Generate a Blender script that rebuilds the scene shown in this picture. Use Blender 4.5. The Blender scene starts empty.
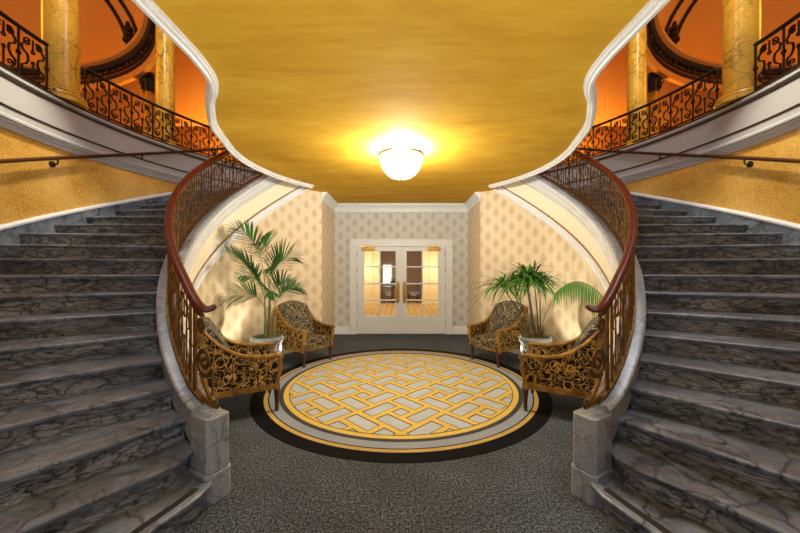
import bpy, bmesh, math, random
from mathutils import Vector, Matrix
random.seed(7)
C = bpy.context.scene.collection
PI = math.pi
sin, cos, rad, deg = math.sin, math.cos, math.radians, math.degrees
YC = 4.7            # axis of the round hall (twin stairs, drum walls and rug share it)
RISE = 0.17; STEP = 5.4; TH0 = 18.3
RI, RO = 2.76, 4.80
ZC = 3.15           # gold ceiling
ZB = 3.98           # balcony floor

def at(th, R, z, s=-1):
    t = rad(th)
    return Vector((s*R*sin(t), YC - R*cos(t), z))
def nos(th): return RISE*(th-TH0)/STEP
def sstep(a, b, x):
    t = max(0, min(1, (x-a)/(b-a))); return t*t*(3-2*t)

# ------------------------------------------------------------------ mesh builder
class MB:
    def __init__(s): s.v=[]; s.f=[]; s.m=[]; s.uv=[]
    def face(s, pts, m=0, uvs=None):
        i=len(s.v); s.v += [Vector(p) for p in pts]; s.f.append(tuple(range(i,i+len(pts)))); s.m.append(m); s.uv.append(uvs)
    def add(s, vs, fs, m=0):
        i=len(s.v); s.v += [Vector(p) for p in vs]
        for f in fs: s.f.append(tuple(i+k for k in f)); s.m.append(m); s.uv.append(None)
    def box(s, a, b, m=0, mat=None):
        x0,y0,z0=a; x1,y1,z1=b
        vs=[Vector(p) for p in ((x0,y0,z0),(x1,y0,z0),(x1,y1,z0),(x0,y1,z0),(x0,y0,z1),(x1,y0,z1),(x1,y1,z1),(x0,y1,z1))]
        if mat is not None: vs=[mat@v for v in vs]
        s.add(vs, [(0,3,2,1),(4,5,6,7),(0,1,5,4),(1,2,6,5),(2,3,7,6),(3,0,4,7)], m)
    def grid(s, rows, m=0, closed_u=False, closed_v=False, uv=None):
        n=len(rows); k=len(rows[0]); i=len(s.v)
        for r in rows: s.v += [Vector(p) for p in r]
        for a in range(n if closed_u else n-1):
            for b in range(k if closed_v else k-1):
                a2=(a+1)%n; b2=(b+1)%k
                s.f.append((i+a*k+b, i+a2*k+b, i+a2*k+b2, i+a*k+b2)); s.m.append(m)
                s.uv.append([uv[a][b],uv[a2][b],uv[a2][b2],uv[a][b2]] if uv else None)
        return i
    def sweep(s, rows, m=0, cap=True, closed=False):
        i=s.grid(rows, m, closed_u=closed, closed_v=True); k=len(rows[0])
        if cap and not closed:
            s.f.append(tuple(i+b for b in range(k))); s.m.append(m); s.uv.append(None)
            j=i+(len(rows)-1)*k
            s.f.append(tuple(j+b for b in reversed(range(k)))); s.m.append(m); s.uv.append(None)
    def tube(s, pts, r, n=5, m=0, closed=False, flat=None, up=None):
        pts=[Vector(p) for p in pts]; N=len(pts); rows=[]
        rr = r if hasattr(r,'__len__') else [r]*N
        prev=None
        for i in range(N):
            if closed: t=(pts[(i+1)%N]-pts[i-1])
            else: t=pts[min(i+1,N-1)]-pts[max(i-1,0)]
            if t.length<1e-9: t=Vector((0,0,1))
            t.normalize()
            if up is not None: a=Vector(up)-t*t.dot(Vector(up))
            elif prev is None:
                a=Vector((0,0,1)) if abs(t.z)<.9 else Vector((1,0,0)); a=a-t*t.dot(a)
            else: a=prev-t*t.dot(prev)
            if a.length<1e-6: a=t.orthogonal()
            a.normalize(); prev=a; b=t.cross(a)
            fx,fy = flat if flat else (1,1)
            rows.append([pts[i]+a*(rr[i]*fy*cos(2*PI*(k+.5)/n))+b*(rr[i]*fx*sin(2*PI*(k+.5)/n)) for k in range(n)])
        s.sweep(rows, m, closed=closed)
    def lathe(s, prof, c=(0,0,0), n=32, m=0):
        c=Vector(c); rows=[[c+Vector((r*cos(2*PI*k/n), r*sin(2*PI*k/n), z)) for k in range(n)] for r,z in prof]
        s.sweep(rows, m)
    def prism(s, poly, z0, z1, m=0):
        k=len(poly)
        vs=[(p[0],p[1],z0) for p in poly]+[(p[0],p[1],z1) for p in poly]
        fs=[tuple(reversed(range(k))), tuple(range(k,2*k))]+[(i,(i+1)%k,k+(i+1)%k,k+i) for i in range(k)]
        s.add(vs,fs,m)
    def extrude(s, poly3, d, m=0):
        d=Vector(d); k=len(poly3); p=[Vector(q) for q in poly3]
        s.add(p+[q+d for q in p],[tuple(reversed(range(k))),tuple(range(k,2*k))]+[(i,(i+1)%k,k+(i+1)%k,k+i) for i in range(k)],m)

def obj(name, mb, mats, parent=None, smooth=35, loc=None, recalc=True, bevel=0):
    me=bpy.data.meshes.new(name)
    off=Vector((0,0,0))
    if parent is not None and parent.get('_w'): off=Vector(parent['_w'])
    me.from_pydata([tuple(v-off) for v in mb.v], [], mb.f)
    if not isinstance(mats,(list,tuple)): mats=[mats]
    for mt in mats: me.materials.append(mt)
    me.polygons.foreach_set('material_index', mb.m)
    if any(u for u in mb.uv):
        lay=me.uv_layers.new(name='UVMap'); k=0
        for p,u in zip(me.polygons, mb.uv):
            for j,li in enumerate(p.loop_indices):
                if u: lay.data[li].uv=u[j]
    bm=bmesh.new(); bm.from_mesh(me)
    bmesh.ops.remove_doubles(bm, verts=bm.verts, dist=1e-5)
    if recalc: bmesh.ops.recalc_face_normals(bm, faces=bm.faces)
    bm.to_mesh(me); bm.free()
    if smooth:
        me.polygons.foreach_set('use_smooth',[True]*len(me.polygons))
        me.set_sharp_from_angle(angle=rad(smooth))
    me.update()
    o=bpy.data.objects.new(name, me); C.objects.link(o)
    if parent is not None: o.parent=parent
    if bevel:
        b=o.modifiers.new('bevel','BEVEL'); b.width=bevel; b.segments=2; b.limit_method='ANGLE'; b.angle_limit=rad(40)
    return o
def thing(name, label, cat, loc=(0,0,0), rotz=0, group=None, world=True):
    o=bpy.data.objects.new(name,None); C.objects.link(o)
    o.location=loc; o.rotation_euler=(0,0,rotz); o.empty_display_size=.1
    o['label']=label; o['category']=cat
    if group: o['group']=group
    if world: o['_w']=tuple(loc)
    return o
def tag(o,label,cat,group=None):
    o['label']=label; o['category']=cat
    if group: o['group']=group
    return o
def struct(name, mb, mats, **k):
    o=obj(name,mb,mats,**k); o['kind']='structure'; return o
def dup(root, loc, rotz, label):
    r=root.copy(); C.objects.link(r); r.location=loc; r.rotation_euler=(0,0,rotz); r['label']=label
    for ch in root.children:
        c=ch.copy(); C.objects.link(c); c.parent=r
        for g in ch.children:
            d=g.copy(); C.objects.link(d); d.parent=c
    return r

# ------------------------------------------------------------------ materials
class NT:
    def __init__(s,name):
        s.mat=bpy.data.materials.new(name); s.mat.use_nodes=True; s.nt=s.mat.node_tree; s.nt.nodes.clear()
        s.out=s.nt.nodes.new('ShaderNodeOutputMaterial')
    def n(s,typ,props=None,**ins):
        nd=s.nt.nodes.new('ShaderNode'+typ)
        for k,v in (props or {}).items(): setattr(nd,k,v)
        for k,v in ins.items():
            key=k.replace('__',' ')
            if key.startswith('i') and key[1:].isdigit(): sock=nd.inputs[int(key[1:])]
            else: sock=nd.inputs[key]
            if isinstance(v,bpy.types.NodeSocket): s.nt.links.new(v,sock)
            else:
                sock.default_value=v
        return nd
    def math(s,op,a,b=0,c=0,clamp=False):
        return s.n('Math',{'operation':op,'use_clamp':clamp},i0=a,i1=b,i2=c).outputs[0]
    def coord(s,kind='Object',scale=(1,1,1),rot=(0,0,0)):
        tc=s.n('TexCoord').outputs[kind]
        return s.n('Mapping',None,Vector=tc,Scale=scale,Rotation=rot).outputs[0]
    def noise(s,vec,scale,detail=4,rough=.55,dist=0,out='Fac'):
        return s.n('TexNoise',None,Vector=vec,Scale=scale,Detail=detail,Roughness=rough,Distortion=dist).outputs[out]
    def ramp(s,fac,stops,interp='LINEAR'):
        r=s.n('ValToRGB',None,Fac=fac); e=r.color_ramp; e.interpolation=interp
        while len(e.elements)<len(stops): e.elements.new(.5)
        for el,(p,c) in zip(e.elements,stops):
            el.position=p; el.color=tuple(c)+(1,) if len(c)==3 else c
        return r.outputs[0]
    def mix(s,fac,a,b,mode='MIX'):
        m=s.n('Mix',{'data_type':'RGBA','blend_type':mode})
        for i,v in ((0,fac),(6,a),(7,b)):
            if isinstance(v,bpy.types.NodeSocket): s.nt.links.new(v,m.inputs[i])
            elif i: m.inputs[i].default_value=tuple(v)+(1,) if len(v)==3 else v
            else: m.inputs[i].default_value=v
        return m.outputs[2]
    def bsdf(s,color,rough=.5,metal=0,bump=None,bstr=.2,bdist=.01,spec=.5,coat=0,**kw):
        p=s.n('BsdfPrincipled')
        for k,v in (('Base Color',color),('Roughness',rough),('Metallic',metal),('Specular IOR Level',spec),('Coat Weight',coat)):
            if isinstance(v,bpy.types.NodeSocket): s.nt.links.new(v,p.inputs[k])
            else: p.inputs[k].default_value=(tuple(v)+(1,) if (hasattr(v,'__len__') and len(v)==3) else v)
        for k,v in kw.items(): p.inputs[k.replace('__',' ')].default_value=v
        if bump is not None:
            b=s.n('Bump',None,Height=bump,Strength=bstr,Distance=bdist); s.nt.links.new(b.outputs[0],p.inputs['Normal'])
        s.nt.links.new(p.outputs[0],s.out.inputs[0]); return s.mat

def plain(name,col,rough=.5,metal=0,var=.12,scale=8,spec=.5,coat=0):
    t=NT(name); v=t.coord(); n=t.noise(v,scale)
    c=t.mix(n,[x*(1-var) for x in col],[min(1,x*(1+var)) for x in col])
    return t.bsdf(c,rough,metal,bump=t.noise(v,scale*6),bstr=.05,spec=spec,coat=coat)

def marble(name,light,dark,vein,vscale=3.0,vwidth=.03,rough=.3,stretch=(1,1,1),heavy=.5):
    t=NT(name); v=t.coord(scale=stretch)
    w=t.n('TexNoise',None,Vector=v,Scale=1.7,Detail=5.0).outputs['Color']
    wv=t.n('VectorMath',{'operation':'MULTIPLY_ADD'},i0=w,i1=(.8,.8,.8),i2=v).outputs[0]
    base=t.noise(wv,2.2,6,.6)
    c=t.ramp(base,[(.32,dark),(.52,[(a+b)/2 for a,b in zip(light,dark)]),(.68,light)])
    d1=t.n('TexVoronoi',{'feature':'DISTANCE_TO_EDGE'},Vector=wv,Scale=vscale).outputs['Distance']
    d2=t.n('TexVoronoi',{'feature':'DISTANCE_TO_EDGE'},Vector=wv,Scale=vscale*2.6).outputs['Distance']
    m1=t.ramp(d1,[(0,(1,1,1)),(vwidth,(.45,)*3),(vwidth*2.6,(0,0,0))])
    m2=t.ramp(d2,[(0,(.8,)*3),(vwidth*1.1,(.2,)*3),(vwidth*2,(0,0,0))])
    gate=t.ramp(t.noise(v,1.3,3),[(.5-heavy*.4,(0,0,0)),(.75-heavy*.4,(1,1,1))])
    gate2=t.ramp(t.noise(v,2.9,3),[(.52-heavy*.25,(0,0,0)),(.7-heavy*.25,(1,1,1))])
    m=t.math('MULTIPLY',m1,gate); mm=t.math('MULTIPLY',m2,gate2); m=t.math('MAXIMUM',m,mm)
    c=t.mix(m,c,vein)
    fine=t.noise(wv,22,3)
    c=t.mix(.35,c,t.ramp(fine,[(.3,(.25,)*3),(.7,(.8,)*3)]),'OVERLAY')
    return t.bsdf(c,rough,spec=.5)

M={}
M['riser']=marble('black_veined_marble',(.41,.43,.455),(.075,.079,.085),(.004,.004,.005),6.5,.065,.35,(1,1,3.2),.8)
M['tread']=marble('grey_marble',(.235,.268,.325),(.080,.092,.112),(.011,.012,.013),3.0,.026,.36,(1,1,1),.4)
M['curb']=marble('pale_grey_marble',(.36,.39,.43),(.22,.24,.265),(.035,.038,.042),3.6,.020,.3,(1,1,1),.35)
M['column']=marble('yellow_marble',(.86,.50,.06),(.76,.40,.04),(.03,.008,.002),3.2,.030,.28,(1,1,1),.30)
M['white']=plain('white_paint',(.77,.79,.80),.4,var=.04)
M['grey_trim']=plain('grey_white_plaster',(.46,.475,.485),.45,var=.05,scale=3)
M['white_stone']=plain('white_stone',(.66,.665,.66),.4,var=.10,scale=4)
M['cream']=plain('cream_panel',(.90,.81,.60),.5,var=.05,scale=5)
M['brown_line']=plain('brown_inlay',(.26,.12,.025),.45)
M['black_line']=plain('black_inlay',(.02,.018,.016),.5)
M['wood_rail']=plain('mahogany',(.10,.015,.004),.34,var=.5,scale=14,spec=.35)
M['dark_wood']=plain('dark_wood',(.07,.022,.008),.35,var=.3,scale=14)
M['bronze']=plain('gilded_bronze',(.18,.10,.033),.36,.8,var=.85,scale=22)
M['iron']=plain('dark_bronze',(.05,.026,.011),.45,.7,var=.5,scale=18)
M['brass']=plain('polished_brass',(.50,.29,.055),.4,.75,var=.1)
M['orange']=plain('orange_plaster',(.86,.46,.15),.6,var=.08,scale=1.2)
M['dark_mould']=plain('dark_gilt_moulding',(.20,.075,.02),.5,.2,var=.5,scale=9)
M['black_mould']=plain('black_moulding',(.02,.012,.008),.5,var=.3)
M['soil']=plain('moss',(.05,.085,.02),.9,var=.6,scale=30)
M['stem']=plain('palm_stem',(.16,.20,.05),.5,var=.35,scale=10)
M['bark']=plain('palm_bark',(.20,.11,.045),.8,var=.5,scale=25)
M['leaf']=plain('palm_leaf',(.040,.125,.022),.5,var=.55,scale=5,spec=.25)
M['leaf2']=plain('fan_leaf',(.055,.18,.018),.5,var=.55,scale=5,spec=.25)

def gold_wood():
    t=NT('gilded_wood'); v=t.coord(scale=(1,1,1)); n=t.noise(v,9,5)
    c=t.ramp(n,[(.3,(.10,.038,.007)),(.52,(.31,.155,.024)),(.75,(.55,.32,.06))])
    return t.bsdf(c,.33,.25,bump=t.noise(v,40),bstr=.06)
M['gold_wood']=gold_wood()

def fabric(name,bg,fg,w,scale,third=None):
    t=NT(name); v=t.coord()
    wv=t.n('VectorMath',{'operation':'MULTIPLY_ADD'},i0=t.n('TexNoise',None,Vector=v,Scale=scale*.6,Detail=2.0).outputs['Color'],i1=(.09,)*3,i2=v).outputs[0]
    a=t.math('ABSOLUTE',t.math('SUBTRACT',t.noise(wv,scale,1.5,.5,1.2),.5))
    b=t.math('ABSOLUTE',t.math('SUBTRACT',t.noise(wv,scale*1.45,1,.5,1.8),.48))
    vor=t.n('TexVoronoi',None,Vector=wv,Scale=scale*.62).outputs['Distance']
    ring=t.math('ABSOLUTE',t.math('SUBTRACT',vor,.33))
    m=t.math('LESS_THAN',a,w); m=t.math('MAXIMUM',m,t.math('LESS_THAN',b,w*.8)); m=t.math('MAXIMUM',m,t.math('LESS_THAN',ring,w*.9))
    blot=t.math('LESS_THAN',vor,.17); 
    m=t.math('MULTIPLY',m,t.math('SUBTRACT',1,blot))
    c=t.mix(m,bg,fg)
    if third: c=t.mix(t.math('MULTIPLY',blot,.8),c,third)
    return t.bsdf(c,.75,bump=t.noise(v,180,2),bstr=.25,bdist=.002,spec=.2)
M['fab_side']=fabric('scroll_panel_fabric',(.008,.006,.005),(.58,.34,.08),.025,9.5)
M['fab_seat']=fabric('vine_brocade',(.008,.009,.016),(.42,.31,.14),.021,14,(.022,.026,.05))
M['fab_back']=fabric('grey_vine_brocade',(.016,.019,.025),(.38,.30,.15),.019,14,(.05,.055,.06))

def wallpaper(name,bg,fg):
    t=NT(name); uv=t.n('TexCoord').outputs['UV']
    sp=t.n('SeparateXYZ',None,Vector=uv)
    x,z=sp.outputs[0],sp.outputs[1]
    A,B=.344,.308
    def motif(ox,oz):
        lx=t.math('SUBTRACT',t.math('FRACT',t.math('ADD',t.math('DIVIDE',x,A),ox)),.5); lx=t.math('MULTIPLY',lx,A)
        lz=t.math('SUBTRACT',t.math('FRACT',t.math('ADD',t.math('DIVIDE',z,B),oz)),.5); lz=t.math('MULTIPLY',lz,B)
        # leaf bud: wide low, pointed top, lobed outline
        k=t.math('SUBTRACT',1.0,t.math('MULTIPLY',lz,5.2))
        hx=t.math('DIVIDE',lx,t.math('MULTIPLY',k,.066)); hz=t.math('DIVIDE',lz,.090)
        r=t.math('SQRT',t.math('ADD',t.math('MULTIPLY',hx,hx),t.math('MULTIPLY',hz,hz)))
        ang=t.math('ARCTAN2',lx,t.math('ADD',lz,.085))
        lob=t.math('MULTIPLY',t.math('SINE',t.math('MULTIPLY',ang,15)),.16)
        r2=t.math('ADD',r,lob)
        body=t.math('SUBTRACT',1.0,t.math('DIVIDE',t.math('SUBTRACT',r2,.72),.28),clamp=True)
        veins=t.math('MULTIPLY_ADD',t.math('COSINE',t.math('ADD',t.math('MULTIPLY',t.math('ABSOLUTE',lx),170),t.math('MULTIPLY',lz,120))),.28,.66)
        # little foot and stalk
        foot=t.math('MULTIPLY',t.math('LESS_THAN',t.math('ABSOLUTE',lx),.018),t.math('LESS_THAN',t.math('ABSOLUTE',t.math('ADD',lz,.09)),.014))
        return t.math('MAXIMUM',t.math('MULTIPLY',body,veins),t.math('MULTIPLY',foot,.5))
    m=t.math('MAXIMUM',motif(.25,.2),motif(.75,.7))
    st=t.math('MULTIPLY_ADD',t.math('SINE',t.math('MULTIPLY',x,420)),.05,.05)
    b2=t.mix(st,bg,[q*.8 for q in bg])
    c=t.mix(t.math('MULTIPLY',m,.72,clamp=True),b2,fg)
    return t.bsdf(c,.55,spec=.3)
M['paper']=wallpaper('cream_damask_paper',(.78,.65,.45),(.50,.33,.17))
M['paper_grey']=wallpaper('beige_damask_paper',(.62,.62,.58),(.34,.325,.295))

def gold_ceiling():
    t=NT('gold_leaf_ceiling'); v=t.coord(scale=(1,2.4,1)); n=t.noise(v,1.1,5,.6,.6); n2=t.noise(t.coord(scale=(1,6,1)),3,4)
    f=t.math('MULTIPLY_ADD',n2,.35,t.math('MULTIPLY',n,.65))
    c=t.ramp(f,[(.3,(.50,.265,.022)),(.5,(.60,.345,.032)),(.7,(.68,.42,.055))])
    return t.bsdf(c,.8,.0,bump=n2,bstr=.04,spec=.08)
M['gold_ceiling']=gold_ceiling()
def gold_wall():
    t=NT('gold_glazed_wall'); v=t.coord(); n=t.noise(v,1.6,4); n2=t.noise(v,42,4,.7)
    f=t.math('MULTIPLY_ADD',n2,.55,t.math('MULTIPLY',n,.45))
    c=t.ramp(f,[(.34,(.46,.22,.03)),(.5,(.76,.43,.085)),(.66,(.92,.62,.20))])
    return t.bsdf(c,.38,.15,bump=n2,bstr=.12)
M['gold_wall']=gold_wall()
def carpet():
    t=NT('grey_speckled_carpet'); v=t.coord(); a=t.noise(v,120,3,.7); b=t.noise(v,2.2,3); d=t.noise(v,55,2,.6)
    f=t.math('MULTIPLY_ADD',a,.6,t.math('MULTIPLY',d,.4))
    c=t.ramp(f,[(.38,(.004,.0045,.005)),(.49,(.045,.052,.064)),(.60,(.175,.200,.240))])
    c=t.mix(.5,c,t.ramp(b,[(.3,(.3,)*3),(.7,(.7,)*3)]),'OVERLAY')
    return t.bsdf(c,.95,bump=a,bstr=.6,bdist=.01,spec=.1)
M['carpet']=carpet()
def pile(name,col,v=.25):
    t=NT(name); q=t.coord(); a=t.noise(q,70,2); b=t.noise(q,5,3)
    c=t.mix(t.math('MULTIPLY_ADD',b,.6,t.math('MULTIPLY',a,.4)),[x*(1-v) for x in col],[x*(1+v) for x in col])
    return t.bsdf(c,.95,bump=a,bstr=.4,bdist=.006,spec=.1)
M['rug_gold']=pile('gold_pile',(.66,.47,.11)); M['rug_grey']=pile('grey_pile',(.44,.49,.54)); M['rug_black']=pile('black_pile',(.006,.006,.007))
M['rug_line']=pile('brown_pile',(.10,.06,.02)); M['rug_mid']=pile('charcoal_pile',(.055,.055,.058)); M['rug_ring']=pile('silver_pile',(.27,.305,.36)); M['rug_ochre']=pile('ochre_pile',(.50,.34,.10))
def porcelain():
    t=NT('grey_white_porcelain'); v=t.coord(); n=t.noise(v,16,4,.6,1.5); vo=t.n('TexVoronoi',None,Vector=v,Scale=22.0).outputs['Distance']
    f=t.math('MULTIPLY_ADD',vo,.35,t.math('MULTIPLY',n,.7))
    c=t.ramp(f,[(.42,(.03,.04,.055)),(.49,(.17,.195,.22)),(.56,(.40,.43,.45))])
    return t.bsdf(c,.2,coat=.4)
M['porcelain']=porcelain(); M['porcelain_plain']=plain('pale_porcelain',(.23,.255,.27),.2,coat=.4)
def glass():
    t=NT('door_glass'); a=t.n('BsdfTransparent',None,Color=(.95,.96,.95,1)); b=t.n('BsdfGlossy',None,Roughness=.02)
    fr=t.n('Fresnel',None,IOR=1.45).outputs[0]
    m=t.n('MixShader',None,i0=fr,i1=a.outputs[0],i2=b.outputs[0]); t.nt.links.new(m.outputs[0],t.out.inputs[0]); return t.mat
M['glass']=glass()
def emit(name,col,s,tex=False):
    t=NT(name)
    c=tuple(col)+(1,)
    e=t.n('Emission',None,Color=c,Strength=s); t.nt.links.new(e.outputs[0],t.out.inputs[0]); return t.mat
def bowlmat():
    t=NT('lit_glass_bowl'); a=t.n('BsdfTransparent',None,Color=(1,.96,.88,1)); e=t.n('Emission',None,Color=(1,.88,.66,1),Strength=3.0)
    m=t.n('MixShader',None,i0=.45,i1=a.outputs[0],i2=e.outputs[0]); t.nt.links.new(m.outputs[0],t.out.inputs[0]); return t.mat
M['bowl']=bowlmat()
M['window_light']=emit('daylight_window',(1,.97,.9),3)
M['sconce']=emit('lit_sconce',(1,.80,.42),9)
def corridor_floor():
    t=NT('gold_trellis_carpet'); v=t.coord(rot=(0,0,rad(45)))
    sp=t.n('SeparateXYZ',None,Vector=v)
    a=t.math('LESS_THAN',t.math('FRACT',t.math('MULTIPLY',sp.outputs[0],3.2)),.35); b=t.math('LESS_THAN',t.math('FRACT',t.math('MULTIPLY',sp.outputs[1],3.2)),.35)
    c=t.mix(t.math('MAXIMUM',a,b),(.30,.17,.06),(.62,.42,.16)); return t.bsdf(c,.9)
M['corridor_floor']=corridor_floor()

# ------------------------------------------------------------------ floor, ceiling, walls
b=MB(); b.prism([(-6.5,-3),(6.5,-3),(6.5,8.09),(-6.5,8.09)],-.06,0); struct('floor',b,M['carpet'],smooth=0)
XR=1.62; YB=8.07; RD=2.66
thc=180-deg(math.asin(XR/RD))         # where the round wall meets the recess
def outline():
    L=[(-1.50,-3.0),(-1.49,1.6),(-1.49,2.35),(-1.515,2.58),(-1.57,2.76),(-1.66,2.92),(-1.77,3.07)]
    for th in (55,59,63,68,74,80,86,92,98,104,110,116,122,128,132):
        p=at(th,2.35-.11*sstep(52,75,th)+.03*sstep(110,132,th),0); L.append((p.x,p.y))
    return L
OL=outline()
tipa=at(133,2.30,0); tipb=at(133.5,RD+.02,0)
poly=OL+[(tipb.x,tipb.y)]
for th in (136,139,thc): p=at(th,RD+.02,0); poly.append((p.x,p.y))
poly+= [(-XR-.02,YB+.02)]
full=poly+[(-x,y) for x,y in reversed(poly)]
b=MB(); b.prism(full,ZC,ZC+.05); struct('ceiling',b,M['gold_ceiling'],smooth=0)
b=MB(); b.prism(full,ZB-.06,ZB-.004); struct('floor_landing',b,M['grey_trim'],smooth=0)
# moulded edge of the gold ceiling with its fascia
prof=[(-.05,ZC+.01),(-.05,ZC-.016),(-.036,ZC-.02),(-.033,ZC-.036),(-.014,ZC-.04),(-.008,ZC-.056),(.014,ZC-.056),(.022,ZC-.046),(.03,ZC-.03),(.034,ZC+.06),(.022,ZC+.08),(.018,ZC+.3),(.018,ZB-.05),(.034,ZB-.03),(.034,ZB),(-.05,ZB)]
def resample(pts,d):
    out=[Vector(pts[0])]
    # catmull-rom smoothing
    P=[Vector(p) for p in pts]
    for i in range(len(P)-1):
        p0=P[max(i-1,0)];p1=P[i];p2=P[i+1];p3=P[min(i+2,len(P)-1)]
        n=max(1,int((p2-p1).length/d))
        for k in range(1,n+1):
            t=k/n
            out.append(.5*((2*p1)+(p2-p0)*t+(2*p0-5*p1+4*p2-p3)*t*t+(3*p1-p0-3*p2+p3)*t**3))
    return out
def edge_trim(s):
    L=resample(OL[2:]+[(tipa.x,tipa.y)],.06); L=[Vector(OL[0]),Vector((-1.49,0)),Vector(OL[1])]+L
    rows=[]
    for i,p in enumerate(L):
        t=(L[min(i+1,len(L)-1)]-L[max(i-1,0)]).normalized(); nrm=Vector((-t.y,t.x))
        rows.append([(-s*(p.x+nrm.x*o), p.y+nrm.y*o, z) for o,z in prof])
    bb=MB(); bb.sweep(rows); return bb
struct('trim_1',edge_trim(-1),M['white_stone']); struct('trim_2',edge_trim(1),M['white_stone'])

def lower_edge(th): return min(nos(th)-.50, ZC)
TH=[28+i*2.0 for i in range(int((thc-28)/2)+1)]+[thc]
def drum(s):
    bb=MB(); rows=[];uv=[]
    for th in TH:
        top=max(lower_edge(th),.0)
        zs=[0, top*.5, top]
        rows.append([at(th,RD,z,s) for z in zs]); uv.append([(rad(th)*RD*-s,z) for z in zs])
    bb.grid(rows,uv=uv)
    # outer skin so the wall has thickness
    bb.grid([[at(th,RD+.06,z,s) for z in (0,max(lower_edge(th),0))] for th in TH])
    return bb
struct('wall_left',drum(-1),M['paper'],recalc=False); struct('wall_right',drum(1),M['paper'],recalc=False)
y0=at(thc,RD,0).y
for s,nm in ((-1,'wall_left_recess'),(1,'wall_right_recess')):
    bb=MB(); x=s*XR
    q=[(x,y0,0),(x,YB,0),(x,YB,ZC),(x,y0,ZC)]; u0=rad(thc)*RD
    bb.face(q,uvs=[(u0,0),(u0+YB-y0,0),(u0+YB-y0,ZC),(u0,ZC)])
    x2=s*(XR+.08); bb.face([(x2,y0,0),(x2,YB,0),(x2,YB,ZC),(x2,y0,ZC)])
    struct(nm,bb,M['paper'],recalc=False)
# back wall with the door opening
bb=MB(); W=1.16; H=2.20
def wq(x0,x1,z0,z1):
    bb.face([(x0,YB,z0),(x1,YB,z0),(x1,YB,z1),(x0,YB,z1)],uvs=[(x0,z0),(x1,z0),(x1,z1),(x0,z1)])
wq(-XR-.08,-W,0,ZC); wq(W,XR+.08,0,ZC); wq(-W,W,H,ZC)
bb.face([(-5,YB+.16,H),(5,YB+.16,H),(5,YB+.16,3.6),(-5,YB+.16,3.6)])
for s in (-1,1): bb.face([(s*W,YB+.16,0),(s*5,YB+.16,0),(s*5,YB+.16,3.6),(s*W,YB+.16,3.6)])
struct('wall_back',bb,M['paper_grey'],recalc=False,smooth=0)
# crown of the recess
def path_sweep(pts,prof,inward=1):
    rows=[]; P=[Vector(p) for p in pts]
    for i,p in enumerate(P):
        d0=(P[i]-P[i-1]).normalized() if i else None; d1=(P[i+1]-P[i]).normalized() if i<len(P)-1 else None
        n0=Vector((-d0.y,d0.x)) if d0 else None; n1=Vector((-d1.y,d1.x)) if d1 else None
        if n0 is None: n=n1
        elif n1 is None: n=n0
        else: n=(n0+n1)/(1+n0.dot(n1))
        rows.append([(p.x+n.x*o*inward,p.y+n.y*o*inward,z) for o,z in prof])
    m=MB(); m.sweep(rows); return m
crown=[(0,ZC),(.11,ZC),(.11,ZC-.03),(.09,ZC-.045),(.07,ZC-.07),(.04,ZC-.105),(.03,ZC-.13),(.025,ZC-.15),(.018,ZC-.19),(0,ZC-.19)]
struct('trim_3',path_sweep([(-XR,y0-.02),(-XR,YB),(XR,YB),(XR,y0-.02)],crown,-1),M['white'])
base=[(0,0),(.022,0),(.022,.15),(.014,.165),(.012,.19),(0,.195)]
struct('baseboard_back_left',path_sweep([(-XR,y0),(-XR,YB),(-1.22,YB)],base,-1),M['white'])
struct('baseboard_back_right',path_sweep([(1.22,YB),(XR,YB),(XR,y0)],base,-1),M['white'])
for s,nm in ((-1,'baseboard_left'),(1,'baseboard_right')):
    bb=MB(); bb.sweep([[at(th,RD-o,z,s) for o,z in base] for th in TH if th>45]); struct(nm,bb,M['white'])

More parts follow.
